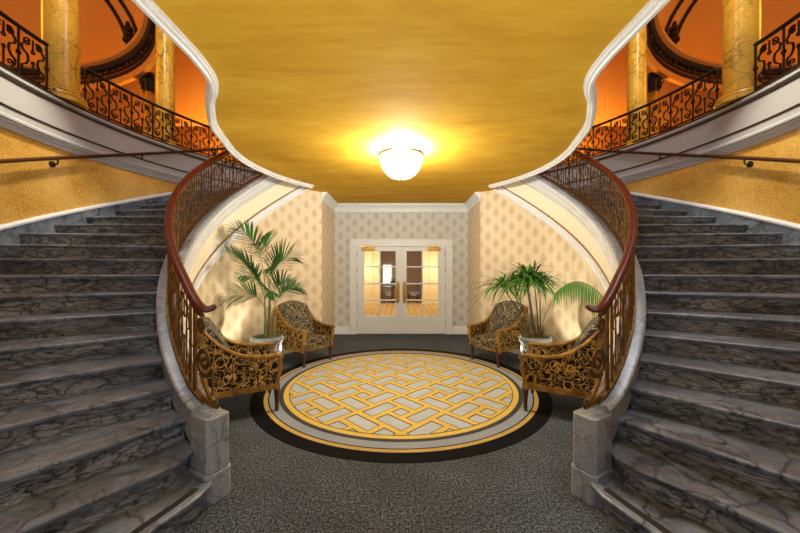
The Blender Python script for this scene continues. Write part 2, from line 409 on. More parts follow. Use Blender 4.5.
# ------------------------------------------------------------------ french doors
fr=MB()
for s in (-1,1):
    fr.box((s*1.22 if s<0 else 1.075, YB-.035,0),(-1.075 if s<0 else 1.22,YB+.12,2.12))
    x0,x1=sorted((s*1.245,s*1.215)); fr.box((x0,YB-.05,0),(x1,YB,2.30))
    x0,x1=sorted((s*1.10,s*1.07)); fr.box((x0,YB-.022,0),(x1,YB+.12,2.135))
fr.box((-1.22,YB-.035,2.125),(1.22,YB+.12,2.28)); fr.box((-1.245,YB-.05,2.27),(1.245,YB,2.30))
struct('trim_4',fr,M['white'],smooth=0,bevel=.006)
gx=[.131,.515,.897]; gz=[.436,.82,1.22,1.63,2.01]
for i,s in ((1,-1),(2,1)):
    d=MB(); yf,yb=YB-.005,YB+.045
    def bx(x0,x1,z0,z1,dy=0):
        a,c=sorted((s*x0,s*x1)); d.box((a,yf+dy,z0),(c,yb-dy,z1))
    bx(.003,gx[0],.012,2.115); bx(gx[2],1.065,.012,2.115); bx(gx[0],gx[2],.012,gz[0]); bx(gx[0],gx[2],gz[4],2.115)
    bx(gx[1]-.015,gx[1]+.015,gz[0],gz[4],.008)
    for z in gz[1:4]: bx(gx[0],gx[2],z-.016,z+.016,.0081)
    if s<0: d.box((-.022,yf-.012,.012),(.022,yf,2.115))
    dr=struct('door_%d'%i,d,M['white'],smooth=0,bevel=.004)
    g=MB()
    for a in range(2):
        for c in range(4):
            x0,x1=sorted((s*gx[a],s*gx[a+1])); g.box((x0,YB+.018,gz[c]),(x1,YB+.022,gz[c+1]))
    obj('glass_panes',g,M['glass'],dr,smooth=0)
    h=MB(); xc=s*.080
    pl=[(-.030,.80),(-.030,1.22),(-.018,1.235),(-.018,1.255),(-.008,1.285),(0,1.29),(.008,1.285),(.018,1.255),(.018,1.235),(.030,1.22),(.030,.80),(.018,.785),(.018,.765),(.008,.745),(0,.74),(-.008,.745),(-.018,.765),(-.018,.785)]
    h.extrude([(xc+x*1.5,yf-.0125,z) for x,z in pl],(0,.009,0))
    h.box((xc-.022,yf-.019,.83),(xc+.022,yf-.0126,1.19))
    hp=obj('handle_plate',h,M['brass'],dr,smooth=0)
    h=MB(); h.tube([(xc,yf-.013,1.14),(xc,yf-.05,1.13),(xc,yf-.055,1.10),(xc,yf-.055,.92),(xc,yf-.05,.89),(xc,yf-.013,.88)],.009,8); obj('pull_bar',h,M['brass'],hp)
    h=MB(); x0,x1=sorted((s*.95,s*.635)); h.box((x0,yf-.06,2.015),(x1,yf-.002,2.105)); h.box((x0+.03,yf-.066,2.03),(x1-.03,yf-.06,2.09))
    cl=obj('door_closer',h,M['brass'],dr,smooth=0,bevel=.006)
    h=MB(); xa=s*.83; h.box((xa-.10,yf-.075,2.10),(xa+.10,yf-.05,2.112)); h.box((xa-.03,yf-.08,2.10),(xa+.03,yf-.045,2.13)); obj('closer_arm',h,M['brass'],cl,smooth=0)
    for z in (.28,.72,1.15,1.56,1.95):
        h=MB(); h.lathe([(.009,-.05),(.009,.05)],(s*1.068,yf-.009,z),8); obj('hinge',h,M['brass'],dr)

# corridor seen through the glass
bb=MB(); bb.prism([(-3,8.09),(3,8.09),(3,17),(-3,17)],-.06,0); struct('floor_corridor',bb,M['corridor_floor'],smooth=0)
bb=MB(); bb.prism([(-3,8.2),(3,8.2),(3,17),(-3,17)],2.75,2.8); struct('ceiling_corridor',bb,plain('tan_ceiling',(.42,.27,.14),.6),smooth=0)
cw=plain('warm_cream_wall',(.80,.64,.36),.5)
for s,nm in ((-1,'wall_corridor_left'),(1,'wall_corridor_right')):
    bb=MB()
    a,c=sorted((s*2.9,s*3.0)); bb.box((a,8.2,0),(c,17,2.75)); a,c=sorted((s*.98,s*2.95)); bb.box((a,15.0,0),(c,15.2,2.75))
    for x0_,x1_ in ((.95,1.05),(1.28,1.36),(1.62,1.72),(2.2,2.3)):
        a,c=sorted((s*x0_,s*x1_)); bb.box((a,14.93,0),(c,15.0,2.75))
    a,c=sorted((s*.96,s*2.95)); bb.box((a,14.95,0),(c,15.0,.22))
    struct(nm,bb,cw,smooth=0)
bb=MB(); bb.box((-3,16.9,0),(3,17,2.75)); 
for x in (-1.5,.35,1.0): bb.box((x,16.86,0),(x+.12,16.9,2.75))
bb.box((-3,16.84,0),(3,16.9,.2)); bb.box((-3,16.84,2.2),(3,16.9,2.3)); struct('wall_corridor_back',bb,plain('brown_panel_wall',(.56,.38,.22),.5),smooth=0)
bb=MB(); bb.box((-.90,16.80,.85),(-.50,16.835,1.75)); wn=struct('window_1',bb,M['window_light'],smooth=0)
bb=MB()
for x in (-.92,-.70,-.48): bb.box((x-.015,16.76,.82),(x+.015,16.84,1.78))
for z in (.83,1.4,1.77): bb.box((-.94,16.765,z-.015),(-.46,16.84,z+.015))
obj('window_frame',bb,M['white'],wn,smooth=0)
def corridor_table(x,y,label):
    t=thing('side_table',label,'table',(x,y,0))
    q=MB(); q.lathe([(.0,.70),(.44,.70),(.45,.715),(.44,.735),(0,.735)],(x,y,0),24); obj('tabletop',q,M['dark_wood'],t)
    q=MB(); q.lathe([(.05,0.03),(.04,.25),(.06,.4),(.035,.6),(.08,.70)],(x,y,0),12); obj('pedestal',q,M['dark_wood'],t)
    q=MB(); q.lathe([(.24,0),(.24,.02),(.08,.05),(.04,.06)],(x,y,0),16); obj('foot',q,M['dark_wood'],t)
corridor_table(-.42,15.6,'round dark table before the bright window, seen through the left glass door')
def cchair(x,y,rot,label):
    t=thing('dining_chair',label,'chair',(x,y,0),rot,world=False)
    q=MB(); q.box((-.22,-.22,.42),(.22,.22,.48)); obj('seat',q,M['fab_seat'],t,bevel=.02)
    q=MB(); q.box((-.22,-.24,.50),(.22,-.20,.95)); obj('backrest',q,M['dark_wood'],t,bevel=.02)
    for a in (-1,1):
        for c in (-1,1):
            q=MB(); q.box((a*.19-.02,c*.19-.02,0),(a*.19+.02,c*.19+.02,.43 if c>0 else .52)); obj('leg',q,M['dark_wood'],t,smooth=0)
cchair(-1.22,15.8,-PI/2,'dark dining chair left of the round table beyond the glass doors')
cchair(.55,15.5,PI/2,'dark dining chair right of the round table beyond the glass doors')
t=thing('potted_plant','small green plant in a bowl on the round table beyond the doors','plant',(-.38,15.6,.735))
q=MB(); q.lathe([(.07,.735),(.12,.83),(.11,.85),(0,.84)],(-.38,15.6,0),16); obj('bowl',q,M['porcelain_plain'],t)
q=MB()
for k in range(26):
    a=random.uniform(0,2*PI); e=random.uniform(.3,1.2); L=random.uniform(.25,.5); d=Vector((cos(a)*cos(e),sin(a)*cos(e),sin(e)))
    p0=Vector((-.38,15.6,.84)); sd=d.cross(Vector((0,0,1))).normalized()*.03
    q.face([p0,p0+d*L*.5+sd,p0+d*L+Vector((0,0,-.05)),p0+d*L*.5-sd])
obj('foliage',q,M['leaf'],t)
# ------------------------------------------------------------------ staircases
def slab(F,B,z,th=.038,m=None):
    """tread: nosed front edge along F, running back to B"""
    n=len(F); rows=[]
    for i in range(n):
        f=Vector(F[i]); bk=Vector(B[i])
        t=(Vector(F[min(i+1,n-1)])-Vector(F[max(i-1,0)])).normalized(); nr=Vector((-t.y,t.x))
        if nr.dot(bk-f)<0: nr=-nr
        g=lambda d: f+nr*d
        pr=[(g(.03),z-th),(g(.006),z-th+.004),(g(0),z-th*.65),(g(0),z-th*.3),(g(.005),z-.006),(g(.014),z),(bk,z),(bk,z-th)]
        rows.append([(p.x,p.y,zz) for p,zz in pr])
    q=MB(); q.sweep(rows); return q
def riserm(F,B,z0,z1):
    n=len(F); rows=[]
    for i in range(n):
        f=Vector(F[i]); bk=Vector(B[i])
        t=(Vector(F[min(i+1,n-1)])-Vector(F[max(i-1,0)])).normalized(); nr=Vector((-t.y,t.x))
        if nr.dot(bk-f)<0: nr=-nr
        pr=[(.034,z0),(.034,z1-.04),(.022,z1-.018),(.012,z1-.002),(.09,z1-.002),(.09,z0)]
        rows.append([((f+nr*d).x,(f+nr*d).y,zz) for d,zz in pr])
    q=MB(); q.sweep(rows); return q
def mir(pts,s): return [(x*-s,y) for x,y in pts]      # coordinates are written for the left side
def resamp_n(pts,n):
    P=[Vector(p) for p in pts]; L=[0]
    for i in range(1,len(P)): L.append(L[-1]+(P[i]-P[i-1]).length)
    out=[]
    for k in range(n):
        d=L[-1]*k/(n-1); i=max(j for j in range(len(L)) if L[j]<=d+1e-9); i=min(i,len(P)-2)
        out.append(tuple(P[i].lerp(P[i+1],(d-L[i])/(L[i+1]-L[i]))))
    return out
def thn(n): return TH0+STEP*n
def sweep_th(ths,prof,s,off=nos,clampz=None):
    q=MB(); rows=[]
    for th in ths:
        o=off(th); rows.append([at(th,R,(max(z+o,clampz) if clampz is not None else z+o),s) for R,z in prof])
    q.sweep(rows); return q
def frange(a,b,d):
    n=max(1,int(round((b-a)/d))); return [a+(b-a)*i/n for i in range(n+1)]
def curb_off(th):    # top line of the marble curb, levelling out over the end block
    a=nos(th)+.115+.055*sstep(45,70,th); return .607+.05*math.log(1+math.exp(min(60,(a-.607)/.05)))
def rail_off(th):    # handrail centre line
    z=nos(th)+.86
    lev=1.30
    return z*sstep(26,40,th)+lev*(1-sstep(26,40,th)) if th<40 else z
def staircase(s,side):
    st=thing('staircase','grey veined marble staircase curving up on the %s of the hall'%side,'staircase',tuple(at(30,2.7,0,s)))
    zt=0
    # two flared bottom steps
    F1=resample([(-1.30,2.40),(-1.285,2.32),(-1.262,2.22),(-1.268,2.09),(-1.32,1.955),(-1.375,1.80),(-1.50,1.35),(-1.72,.75),(-1.96,.25)],.06)
    F2=resample([(-1.47,2.40),(-1.447,2.32),(-1.434,2.25),(-1.450,2.15),(-1.50,2.06),(-1.69,1.80),(-1.90,1.47),(-2.33,.62)],.06)
    def radial(th,R0=RI,R1=RO-.005,n=24):
        return [tuple(at(th,R0+(R1-R0)*i/(n-1),0).xy) for i in range(n)]
    fronts=[resamp_n([tuple(p) for p in F1],24),resamp_n([tuple(p) for p in F2],24)]+[radial(thn(n)) for n in range(3,25)]
    for i in range(23):
        n=i+1; z=RISE*n
        F=fronts[i]; B=[]
        nxt=fronts[i+1]
        nn=len(nxt)
        for k in range(nn):
            p=Vector(nxt[k]); t=(Vector(nxt[min(k+1,nn-1)])-Vector(nxt[max(k-1,0)])).normalized(); nr=Vector((-t.y,t.x))
            if nr.dot(p-Vector(F[k]))<0: nr=-nr
            B.append(tuple(p+nr*.06))
        Fm,Bm=mir(F,s),mir(B,s)
        obj('tread',slab(Fm,Bm,z),M['tread'],st)
        obj('riser',riserm(Fm,Bm,z-RISE,z-.036),M['riser'],st)
    # dark anti-slip strip let into the lowest tread
    st_pts=resample([(-1.325,2.16),(-1.37,2.0),(-1.44,1.80),(-1.57,1.35),(-1.80,.75)],.08); q=MB(); rows=[]
    for i,p in enumerate(st_pts):
        t=(st_pts[min(i+1,len(st_pts)-1)]-st_pts[max(i-1,0)]).normalized(); nr=Vector((-t.y,t.x))
        rows.append([((p.x+nr.x*d)*-s,p.y+nr.y*d,zz) for d,zz in ((-.022,.169),(-.022,.1725),(.022,.1725),(.022,.169))])
    q.sweep(rows); o=obj('grip_strip',q,M['black_line'],st); o['label']='black anti-slip strip'
    # curb, stringer bands
    ths=frange(31,thc,1.5)
    cu=[]
    q=MB(); rows=[]
    for th in frange(31.7,142,1.25):
        c=curb_off(th); lo=max(nos(th)-.10,0.0)
        pr=[(2.625,lo),(2.60,lo+.02),(2.60,c-.17),(2.615,c-.15),(2.615,c-.055),(2.598,c-.045),(2.598,c-.012),(2.612,c),(2.768,c),(2.785,c-.012),(2.785,c-.045),(2.768,c-.055),(2.768,lo)]
        rows.append([at(th,R,z,s) for R,z in pr])
    q.sweep(rows); obj('curb',q,M['curb'],st)
    t2=frange(32,142.3,1.5)
    obj('stringer',sweep_th(t2,[(2.64,-.40),(2.62,-.39),(2.62,-.09),(2.64,-.08),(2.72,-.08),(2.72,-.40)],s,clampz=.0),M['cream'],st)
    obj('stringer_inlay',sweep_th(t2,[(2.612,-.412),(2.612,-.392),(2.66,-.392),(2.66,-.412)],s,clampz=.0),M['brown_line'],st)
    obj('stringer_inlay',sweep_th(t2,[(2.612,-.100),(2.612,-.086),(2.66,-.086),(2.66,-.100)],s,clampz=.0),M['brown_line'],st)
    obj('curb_facing',sweep_th(t2,[(2.612,-.085),(2.580,-.08),(2.580,-.045),(2.592,-.038),(2.592,.02),(2.582,.026),(2.582,.04),(2.592,.046),(2.592,.085),(2.580,.092),(2.575,.115),(2.612,.125)],s,clampz=.0),M['white_stone'],st)
    obj('stringer_moulding',sweep_th(t2,[(2.655,-.56),(2.60,-.555),(2.595,-.535),(2.61,-.52),(2.605,-.44),(2.59,-.43),(2.59,-.412),(2.70,-.412),(2.70,-.56)],s,clampz=.0),M['white'],st)
    # skirting on the outer wall
    obj('skirting',sweep_th(frange(24,146,2),[(RO-.001,-.30),(RO-.03,-.30),(RO-.03,.085),(RO-.001,.085)],s),M['tread'],st)
    obj('skirting_cap',sweep_th(frange(24,146,2),[(RO-.001,.085),(RO-.04,.085),(RO-.045,.11),(RO-.03,.135),(RO-.001,.14)],s),M['white'],st)
    # end block
    def blk(q,R0,R1,a0,a1,z0,z1,ch):
        k=ch
        P=[at(a0,R0+k,0,s),at(a0,R1-k,0,s),at(a0+deg(k/R1),R1,0,s),at(a1,R1,0,s),at(a1,R0,0,s),at(a0+deg(k/R0),R0,0,s)]
        q.prism([(p.x,p.y) for p in P],z0,z1)
    q=MB(); blk(q,2.617,2.79,27.6,32.0,.205,.575,.025); blk(q,2.607,2.80,27.4,32.1,0,.20,.028); blk(q,2.625,2.785,27.8,32,.195,.21,.02)
    p=obj('end_block',q,M['curb'],st,smooth=0,bevel=.006)
    q=MB(); blk(q,2.60,2.805,27.3,32.1,.575,.605,.03); blk(q,2.608,2.797,27.5,32.1,.605,.622,.03); obj('block_cap',q,M['curb'],p,smooth=0,bevel=.006)
    # soffit shell below the steps
    obj('soffit',sweep_th(frange(44,146,2),[(2.74,-.24),(RO-.01,-.24),(RO-.01,-.27),(2.74,-.27)],s),M['grey_trim'],st)
    return st
for s,side in ((-1,'left'),(1,'right')): staircase(s,side)

# ------------------------------------------------------------------ wrought metal panels
def spiral(cx,cy,r0,r1,a0,turns,n=18):
    return [(cx+(r0+(r1-r0)*i/n)*cos(a0+2*PI*turns*i/n), cy+(r0+(r1-r0)*i/n)*sin(a0+2*PI*turns*i/n)) for i in range(n+1)]
def smooth2(pts,d=.03): return [tuple(p) for p in resample(pts,d)]
def panel_paths(W,h0,H,rich=1):
    c=W/2; out=[]
    for sg in (-1,1):
        X=lambda a: c+sg*a*W
        ang=(lambda a: a) if sg>0 else (lambda a: PI-a)
        r=.125*W+.008
        # top volute running down into a lyre shape and a foot volute
        top=[(X(.20)+ (p[0]-0)*sg, p[1]) for p in spiral(0,h0+.83*H,.006,r,0,1.35,20)]
        mid=[(X(.40),h0+.70*H),(X(.36),h0+.60*H),(X(.20),h0+.55*H),(X(.17),h0+.40*H),(X(.24),h0+.31*H),(X(.38),h0+.25*H),(X(.36),h0+.12*H)]
        bot=[(X(.21)+ p[0]*sg, p[1]) for p in reversed(spiral(0,h0+.13*H,.006,r*.9,0,-1.2,16))]
        out.append((top,.0065)); out.append((smooth2([top[-1]]+mid+[bot[0]]),.0075)); out.append((bot,.0065))
        out.append((spiral(X(.5)-sg*.0,h0+.47*H,.024,.024,0,1,10),.006))
    out.append((spiral(c,h0+.66*H,.02,.02,0,1,10),.006)); out.append((spiral(c,h0+.40*H,.018,.018,0,1,10),.006))
    out.append(([(c,h0+.68*H),(c,h0+.95*H)],.006)); out.append(([(c,h0),(c,h0+.38*H)],.006))
    return out
def balustrade(s,side):
    R=2.69
    o=thing('balustrade','gilded scrollwork balustrade with mahogany handrail on the %s staircase'%side,'balustrade',tuple(at(32,R,.59,s)))
    # handrail with a curled end
    pts=[]
    for th in frange(33,142.5,1.5): pts.append(at(th,R,rail_off(th),s))
    end=[at(31.3,R-.06,1.322,s),at(31.4,R-.04,1.308,s),at(31.7,R-.015,1.30,s),at(32.1,R,1.300,s)]
    q=MB(); allp=end+pts; rr=[.024,.031,.035]+[.036]*(len(allp)-3)
    q.tube(allp,rr,12,flat=(1.0,.72),up=(0,0,1)); obj('handrail',q,M['wood_rail'],o)
    def sub(off,th_a,th_b,hw,hh,name):
        q=MB(); rows=[]
        for th in frange(th_a,th_b,1.5):
            z=off(th); rows.append([at(th,R-hw,z-hh,s),at(th,R+hw,z-hh,s),at(th,R+hw,z+hh,s),at(th,R-hw,z+hh,s)])
        q.sweep(rows); obj(name,q,M['bronze'],o)
    low=lambda th: curb_off(th)+.022
    top=lambda th: rail_off(th)-.055
    sub(low,31.5,142.3,.022,.012,'bottom_rail'); sub(top,32.6,142.3,.014,.010,'top_rail')
    W=STEP
    k=0; th=36.6
    arc=rad(STEP)*R
    while th<142:
        q=MB(); z0,z1=low(th),top(th)
        q.tube([at(th,R,z0,s),at(th,R,z1,s)],.0105,4); obj('baluster',q,M['bronze'],o)
        if th+STEP<142.5:
            q=MB()
            for path,rr in panel_paths(arc,0,1.0):
                P=[]
                for a,h in path:
                    tt=th+deg(a/R); z0,z1=low(tt),top(tt)
                    # spirals were laid out for unit height; keep them round by fixing their height scale
                    P.append(at(tt,R,z0+(z1-z0)*h,s))
                q.tube(P,rr,4)
            obj('scroll_panel',q,M['bronze'],o)
            for f in (.30,.70):
                tt=th+STEP*f; q=MB(); q.tube([at(tt,R,low(tt),s),at(tt,R,top(tt),s)],.006,4); obj('thin_bar',q,M['bronze'],o)
        th+=STEP
    # end post with its large volutes
    q=MB()
    for tt,r in ((34.9,.017),): q.tube([at(tt,R,curb_off(tt),s),at(tt,R,top(tt),s)],r,4)
    obj('newel_post',q,M['bronze'],o)
    def vol(tc,zc,r,turns,a0,wid,name):
        q=MB(); P=[]
        for a,h in spiral(0,0,.012,r,a0,turns,40): P.append(at(tc-deg(a/R),R,zc+h,s))
        q.tube(P,wid,6,flat=(1,1.6) ); return q,P
    q1,_=vol(33.0,1.185,.056,1.6,PI*.5,.0095,'v'); obj('volute',q1,M['bronze'],o)
    q2,P=vol(32.1,.925,.115,1.7,PI*.5,.0125,'v'); obj('volute',q2,M['bronze'],o)
    q=MB(); q.tube([at(th,R,z,s) for th,z in ((29.8,.89),(29.8,.84),(29.8,.77),(29.9,.71),(29.7,.67),(29.3,.645),(28.95,.65),(28.95,.675))],[.0105,.010,.010,.010,.011,.012,.012,.010],6)
    q.tube([at(th,R,z,s) for th,z in ((33.2,.83),(32.0,.76),(30.8,.69),(29.8,.64),(29.0,.632))],.018,6)
    q.tube([at(th,R,z,s) for th,z in ((32.6,.66),(31,.635),(29.5,.628),(28.6,.628))],.020,6)
    obj('foot_scroll',q,M['bronze'],o)
for s,side in ((-1,'left'),(1,'right')): balustrade(s,side)

# ------------------------------------------------------------------ outer gold walls, balcony and wall handrails
COLS=[(-4.93,4.83),(-4.67,6.60),(-7.35,9.75)]
for s,side in ((-1,'left'),(1,'right')):
    ths=frange(22,165,2.5)
    q=MB(); q.sweep([[at(th,R,z,s) for R,z in ((RO,0),(RO+.2,0),(RO+.2,3.3),(RO,3.3))] for th in ths]); struct('wall_outer_'+side,q,M['gold_wall'])
    pr=[(RO+.2,3.27),(RO-.035,3.265),(RO-.045,3.285),(RO-.045,3.305),(RO-.06,3.31),(RO-.06,3.335),(RO-.075,3.34),(RO-.075,3.365),(RO-.09,3.372),(RO-.09,3.40),(RO-.05,3.43),(RO-.045,3.86),(RO-.045,3.90),(RO-.06,3.91),(RO-.06,3.945),(RO-.045,3.955),(RO-.045,ZB),(RO+.2,ZB)]
    q=MB(); q.sweep([[at(th,R,z,s) for R,z in pr] for th in ths]); struct('trim_%d'%(5 if s<0 else 6),q,M['grey_trim'],smooth=25)
    q=MB()
    for z,h in ((3.525,.011),(3.872,.017),(3.965,.010)):
        q.sweep([[at(th,RO-.06,z-h,s),at(th,RO-.03,z-h,s),at(th,RO-.03,z+h,s),at(th,RO-.06,z+h,s)] for th in ths])
    struct('trim_%d'%(7 if s<0 else 8),q,M['black_line'],smooth=25)
    # balcony floor
    q=MB(); q.grid([[at(th,RO+.15,ZB-.002,s),at(th,13.5,ZB-.002,s)] for th in frange(22,178,4)]); q.grid([[at(th,RO+.15,ZB-.2,s),at(th,13.5,ZB-.2,s)] for th in frange(22,178,4)]); struct('floor_balcony_'+side,q,M['dark_wood'],recalc=False)
    # wall handrail
    o=thing('wall_handrail','slim dark wooden handrail on brackets along the %s gold wall'%side,'handrail',tuple(at(60,RO-.08,nos(60)+.92,s)))
    q=MB(); q.tube([at(th,RO-.085,nos(th)+.90,s) for th in frange(40,142,2)],.025,8); obj('rail',q,M['dark_wood'],o)
    for th in (50,70,88.5,104.5,122):
        z=nos(th)+.90; q=MB()
        q.tube([at(th,RO-.085,z-.02,s),at(th,RO-.085,z-.075,s),at(th,RO-.07,z-.085,s),at(th,RO-.012,z-.085,s)],.011,6)
        c=at(th,RO,z-.085,s); d=(at(th,RO-1,z-.085,s)-c).normalized()
        q.tube([c+d*.002,c+d*.018],.042,12); obj('bracket',q,M['black_line'],o)
    # balcony railing
    R=RO+.03; HB=.66
    o=thing('balcony_railing','dark wrought railing with scrolls along the %s upper balcony'%side,'railing',tuple(at(90,R,ZB,s)))
    colth=91.3
    def allowed(t): return abs(t-colth)>3.2
    segs=[(50,colth-3.2),(colth+3.2,143)]
    for a,bq in segs:
        q=MB(); q.tube([at(t,R,ZB+HB,s) for t in frange(a,bq,1.5)],.034,8,flat=(1,.7),up=(0,0,1)); obj('top_rail',q,M['black_mould'],o)
        q=MB(); q.sweep([[at(t,R-.012,ZB+.05,s),at(t,R+.012,ZB+.05,s),at(t,R+.012,ZB+.075,s),at(t,R-.012,ZB+.075,s)] for t in frange(a,bq,1.5)]); obj('bottom_rail',q,M['iron'],o)
        n=int((bq-a)/4.1); dth=(bq-a)/n; arc=rad(dth)*R
        for k in range(n+1):
            t=a+k*dth; q=MB(); q.tube([at(t,R,ZB,s),at(t,R,ZB+HB-.02,s)],.013,4); obj('post',q,M['iron'],o)
            if k<n:
                q=MB()
                for path,rr in panel_paths(arc,.075,HB-.11):
                    q.tube([at(t+deg(x/R),R,ZB+h,s) for x,h in path],rr*1.75,4)
                obj('scroll_panel',q,M['iron'],o)
    # columns
    for k,(cx,cy) in enumerate(COLS):
        x=cx*-s
        o=thing('column',['yellow marble column rising through the railing of the %s balcony','yellow marble column behind the railing beside the gold ceiling edge, %s side','small distant column with dark capital, behind the railing on the %s'][k]%side,'column',(x,cy,ZB))
        r=(.205,.165,.17)[k]; ht=(.3,1.0,0)[k]
        q=MB(); q.lathe([(r*.98,4.13),(r*1.0,4.6),(r,5.2),(r*.96,6.0),(r*.88,6.72+ht)],(x,cy,0),32); obj('shaft',q,M['column'],o)
        q=MB(); q.lathe([(r*1.42,3.98),(r*1.42,4.03),(r*1.36,4.04),(r*1.4,4.06),(r*1.36,4.085),(r*1.2,4.09),(r*1.14,4.105),(r*1.18,4.12),(r*1.1,4.13),(0,4.13)],(x,cy,0),32); obj('base',q,M['column'] if k<2 else M['dark_mould'],o)
        q=MB(); q.lathe([(rr_,zz_+ht) for rr_,zz_ in ((r*.95,6.70),(r*1.0,6.74),(r*.92,6.78),(r*1.05,6.95),(r*1.35,7.06),(r*1.3,7.08),(0,7.08))],(x,cy,0),24)
        q.box((x-r*1.5,cy-r*1.5,7.08+ht),(x+r*1.5,cy+r*1.5,7.18+ht))
        for a in range(8):
            an=a*PI/4+.3; c=Vector((x+cos(an)*r*1.05,cy+sin(an)*r*1.05,ht)); u=Vector((cos(an),sin(an),0))
            q.tube([c+Vector((0,0,6.8)),c+u*.03+Vector((0,0,6.95)),c+u*.09+Vector((0,0,7.0)),c+u*.08+Vector((0,0,6.95))],[.035,.03,.022,.012],6)
        obj('capital',q,M['black_mould'],o)
    # rotunda over the balcony: entablature ring, dome and ribs
    dx,dy=10.6*s,4.2
    def ring(prof,mat,name,n=96):
        q=MB(); q.sweep([[ (dx+R*cos(2*PI*i/n),dy+R*sin(2*PI*i/n),z) for R,z in prof] for i in range(n)],closed=True); return struct(name,q,mat,smooth=30)
    b0=9 if s<0 else 20
    ring([(6.09,7.06),(6.20,7.06),(6.20,7.30),(6.08,7.30)],M['orange'],'trim_%d'%b0)
    ring([(6.03,7.29),(6.06,7.24),(6.10,7.24),(6.10,7.31)],M['black_mould'],'trim_%d'%(b0+1))
    ring([(6.07,7.30),(6.20,7.30),(6.20,7.56),(6.07,7.56)],M['dark_mould'],'trim_%d'%(b0+2))
    ring([(6.03,7.40),(6.03,7.43),(6.08,7.43),(6.08,7.40)],M['black_mould'],'trim_%d'%(b0+3))
    ring([(6.06,7.50),(5.98,7.53),(5.94,7.58),(5.92,7.63),(6.02,7.65),(6.20,7.65),(6.20,7.50)],M['black_mould'],'trim_%d'%(b0+4))
    ring([(5.93,7.63),(5.84,7.68),(5.82,7.74),(5.86,7.80),(6.20,7.80),(6.20,7.63)],M['orange'],'trim_%d'%(b0+5))
    q=MB()   # ornaments on the frieze
    for i in range(40):
        a=2*PI*i/40
        for da,rr in ((-.045,.05),(0,.075),(.045,.05)):
            c=Vector((dx+6.06*cos(a+da),dy+6.06*sin(a+da),7.475 if da else 7.47)); q.lathe([(rr*.2,-rr),(rr*.8,-rr*.5),(rr,0),(rr*.8,rr*.5),(rr*.2,rr)],c,6)
    struct('trim_%d'%(b0+6),q,M['black_mould'])
    q=MB(); n=64
    rows=[[(dx+6.0*cos(e)*cos(2*PI*i/n),dy+6.0*cos(e)*sin(2*PI*i/n),7.78+2.6*sin(e)) for i in range(n)] for e in [k*PI/2/14 for k in range(14)]+[PI/2*.999]]
    q.grid(rows,closed_v=True); struct('ceiling_dome_'+side,q,M['orange'],recalc=False,smooth=60)
    q=MB()
    for az in (58,118,178,238,298,358):
        a=rad(az) if s<0 else PI-rad(az)
        for da in (-.055,.055):
            pts=[(dx+5.96*cos(e)*cos(a+da*(1-e*.4)),dy+5.96*cos(e)*sin(a+da*(1-e*.4)),7.78+2.56*sin(e)) for e in [k*1.45/20 for k in range(21)]]
            q.tube(pts,.05,6)
        for zz,rr in ((7.86,.14),(8.02,.10),(8.16,.12),(8.3,.07)):
            q.lathe([(rr*.3,-.1),(rr,-.04),(rr,.04),(rr*.3,.1)],(dx+5.86*cos(a),dy+5.86*sin(a),zz),8)
    struct('trim_%d'%(b0+7),q,M['black_mould'])
# upper hall enclosure
q=MB(); q.box((-18,12.6,3.8),(18,12.8,10.8)); struct('wall_upper_back',q,M['orange'],smooth=0)
for s,side in ((-1,'left'),(1,'right')):
    q=MB(); q.box((s*18 if s<0 else 17.8,-4,3.8),(-17.8 if s<0 else 18,12.6,10.8)); struct('wall_upper_'+side,q,M['orange'],smooth=0)
q=MB(); q.box((-17.8,12.5,3.98),(17.8,12.6,6.75)); q.box((-17.8,12.46,6.75),(17.8,12.6,6.9))
for k in range(-14,15): q.box((k*1.2-.5,12.47,4.3),(k*1.2+.5,12.5,6.5))
struct('trim_40',q,M['dark_mould'],smooth=0)
q=MB(); q.box((-18,-4,10.8),(18,12.8,10.9)); struct('ceiling_upper',q,M['orange'],smooth=0)

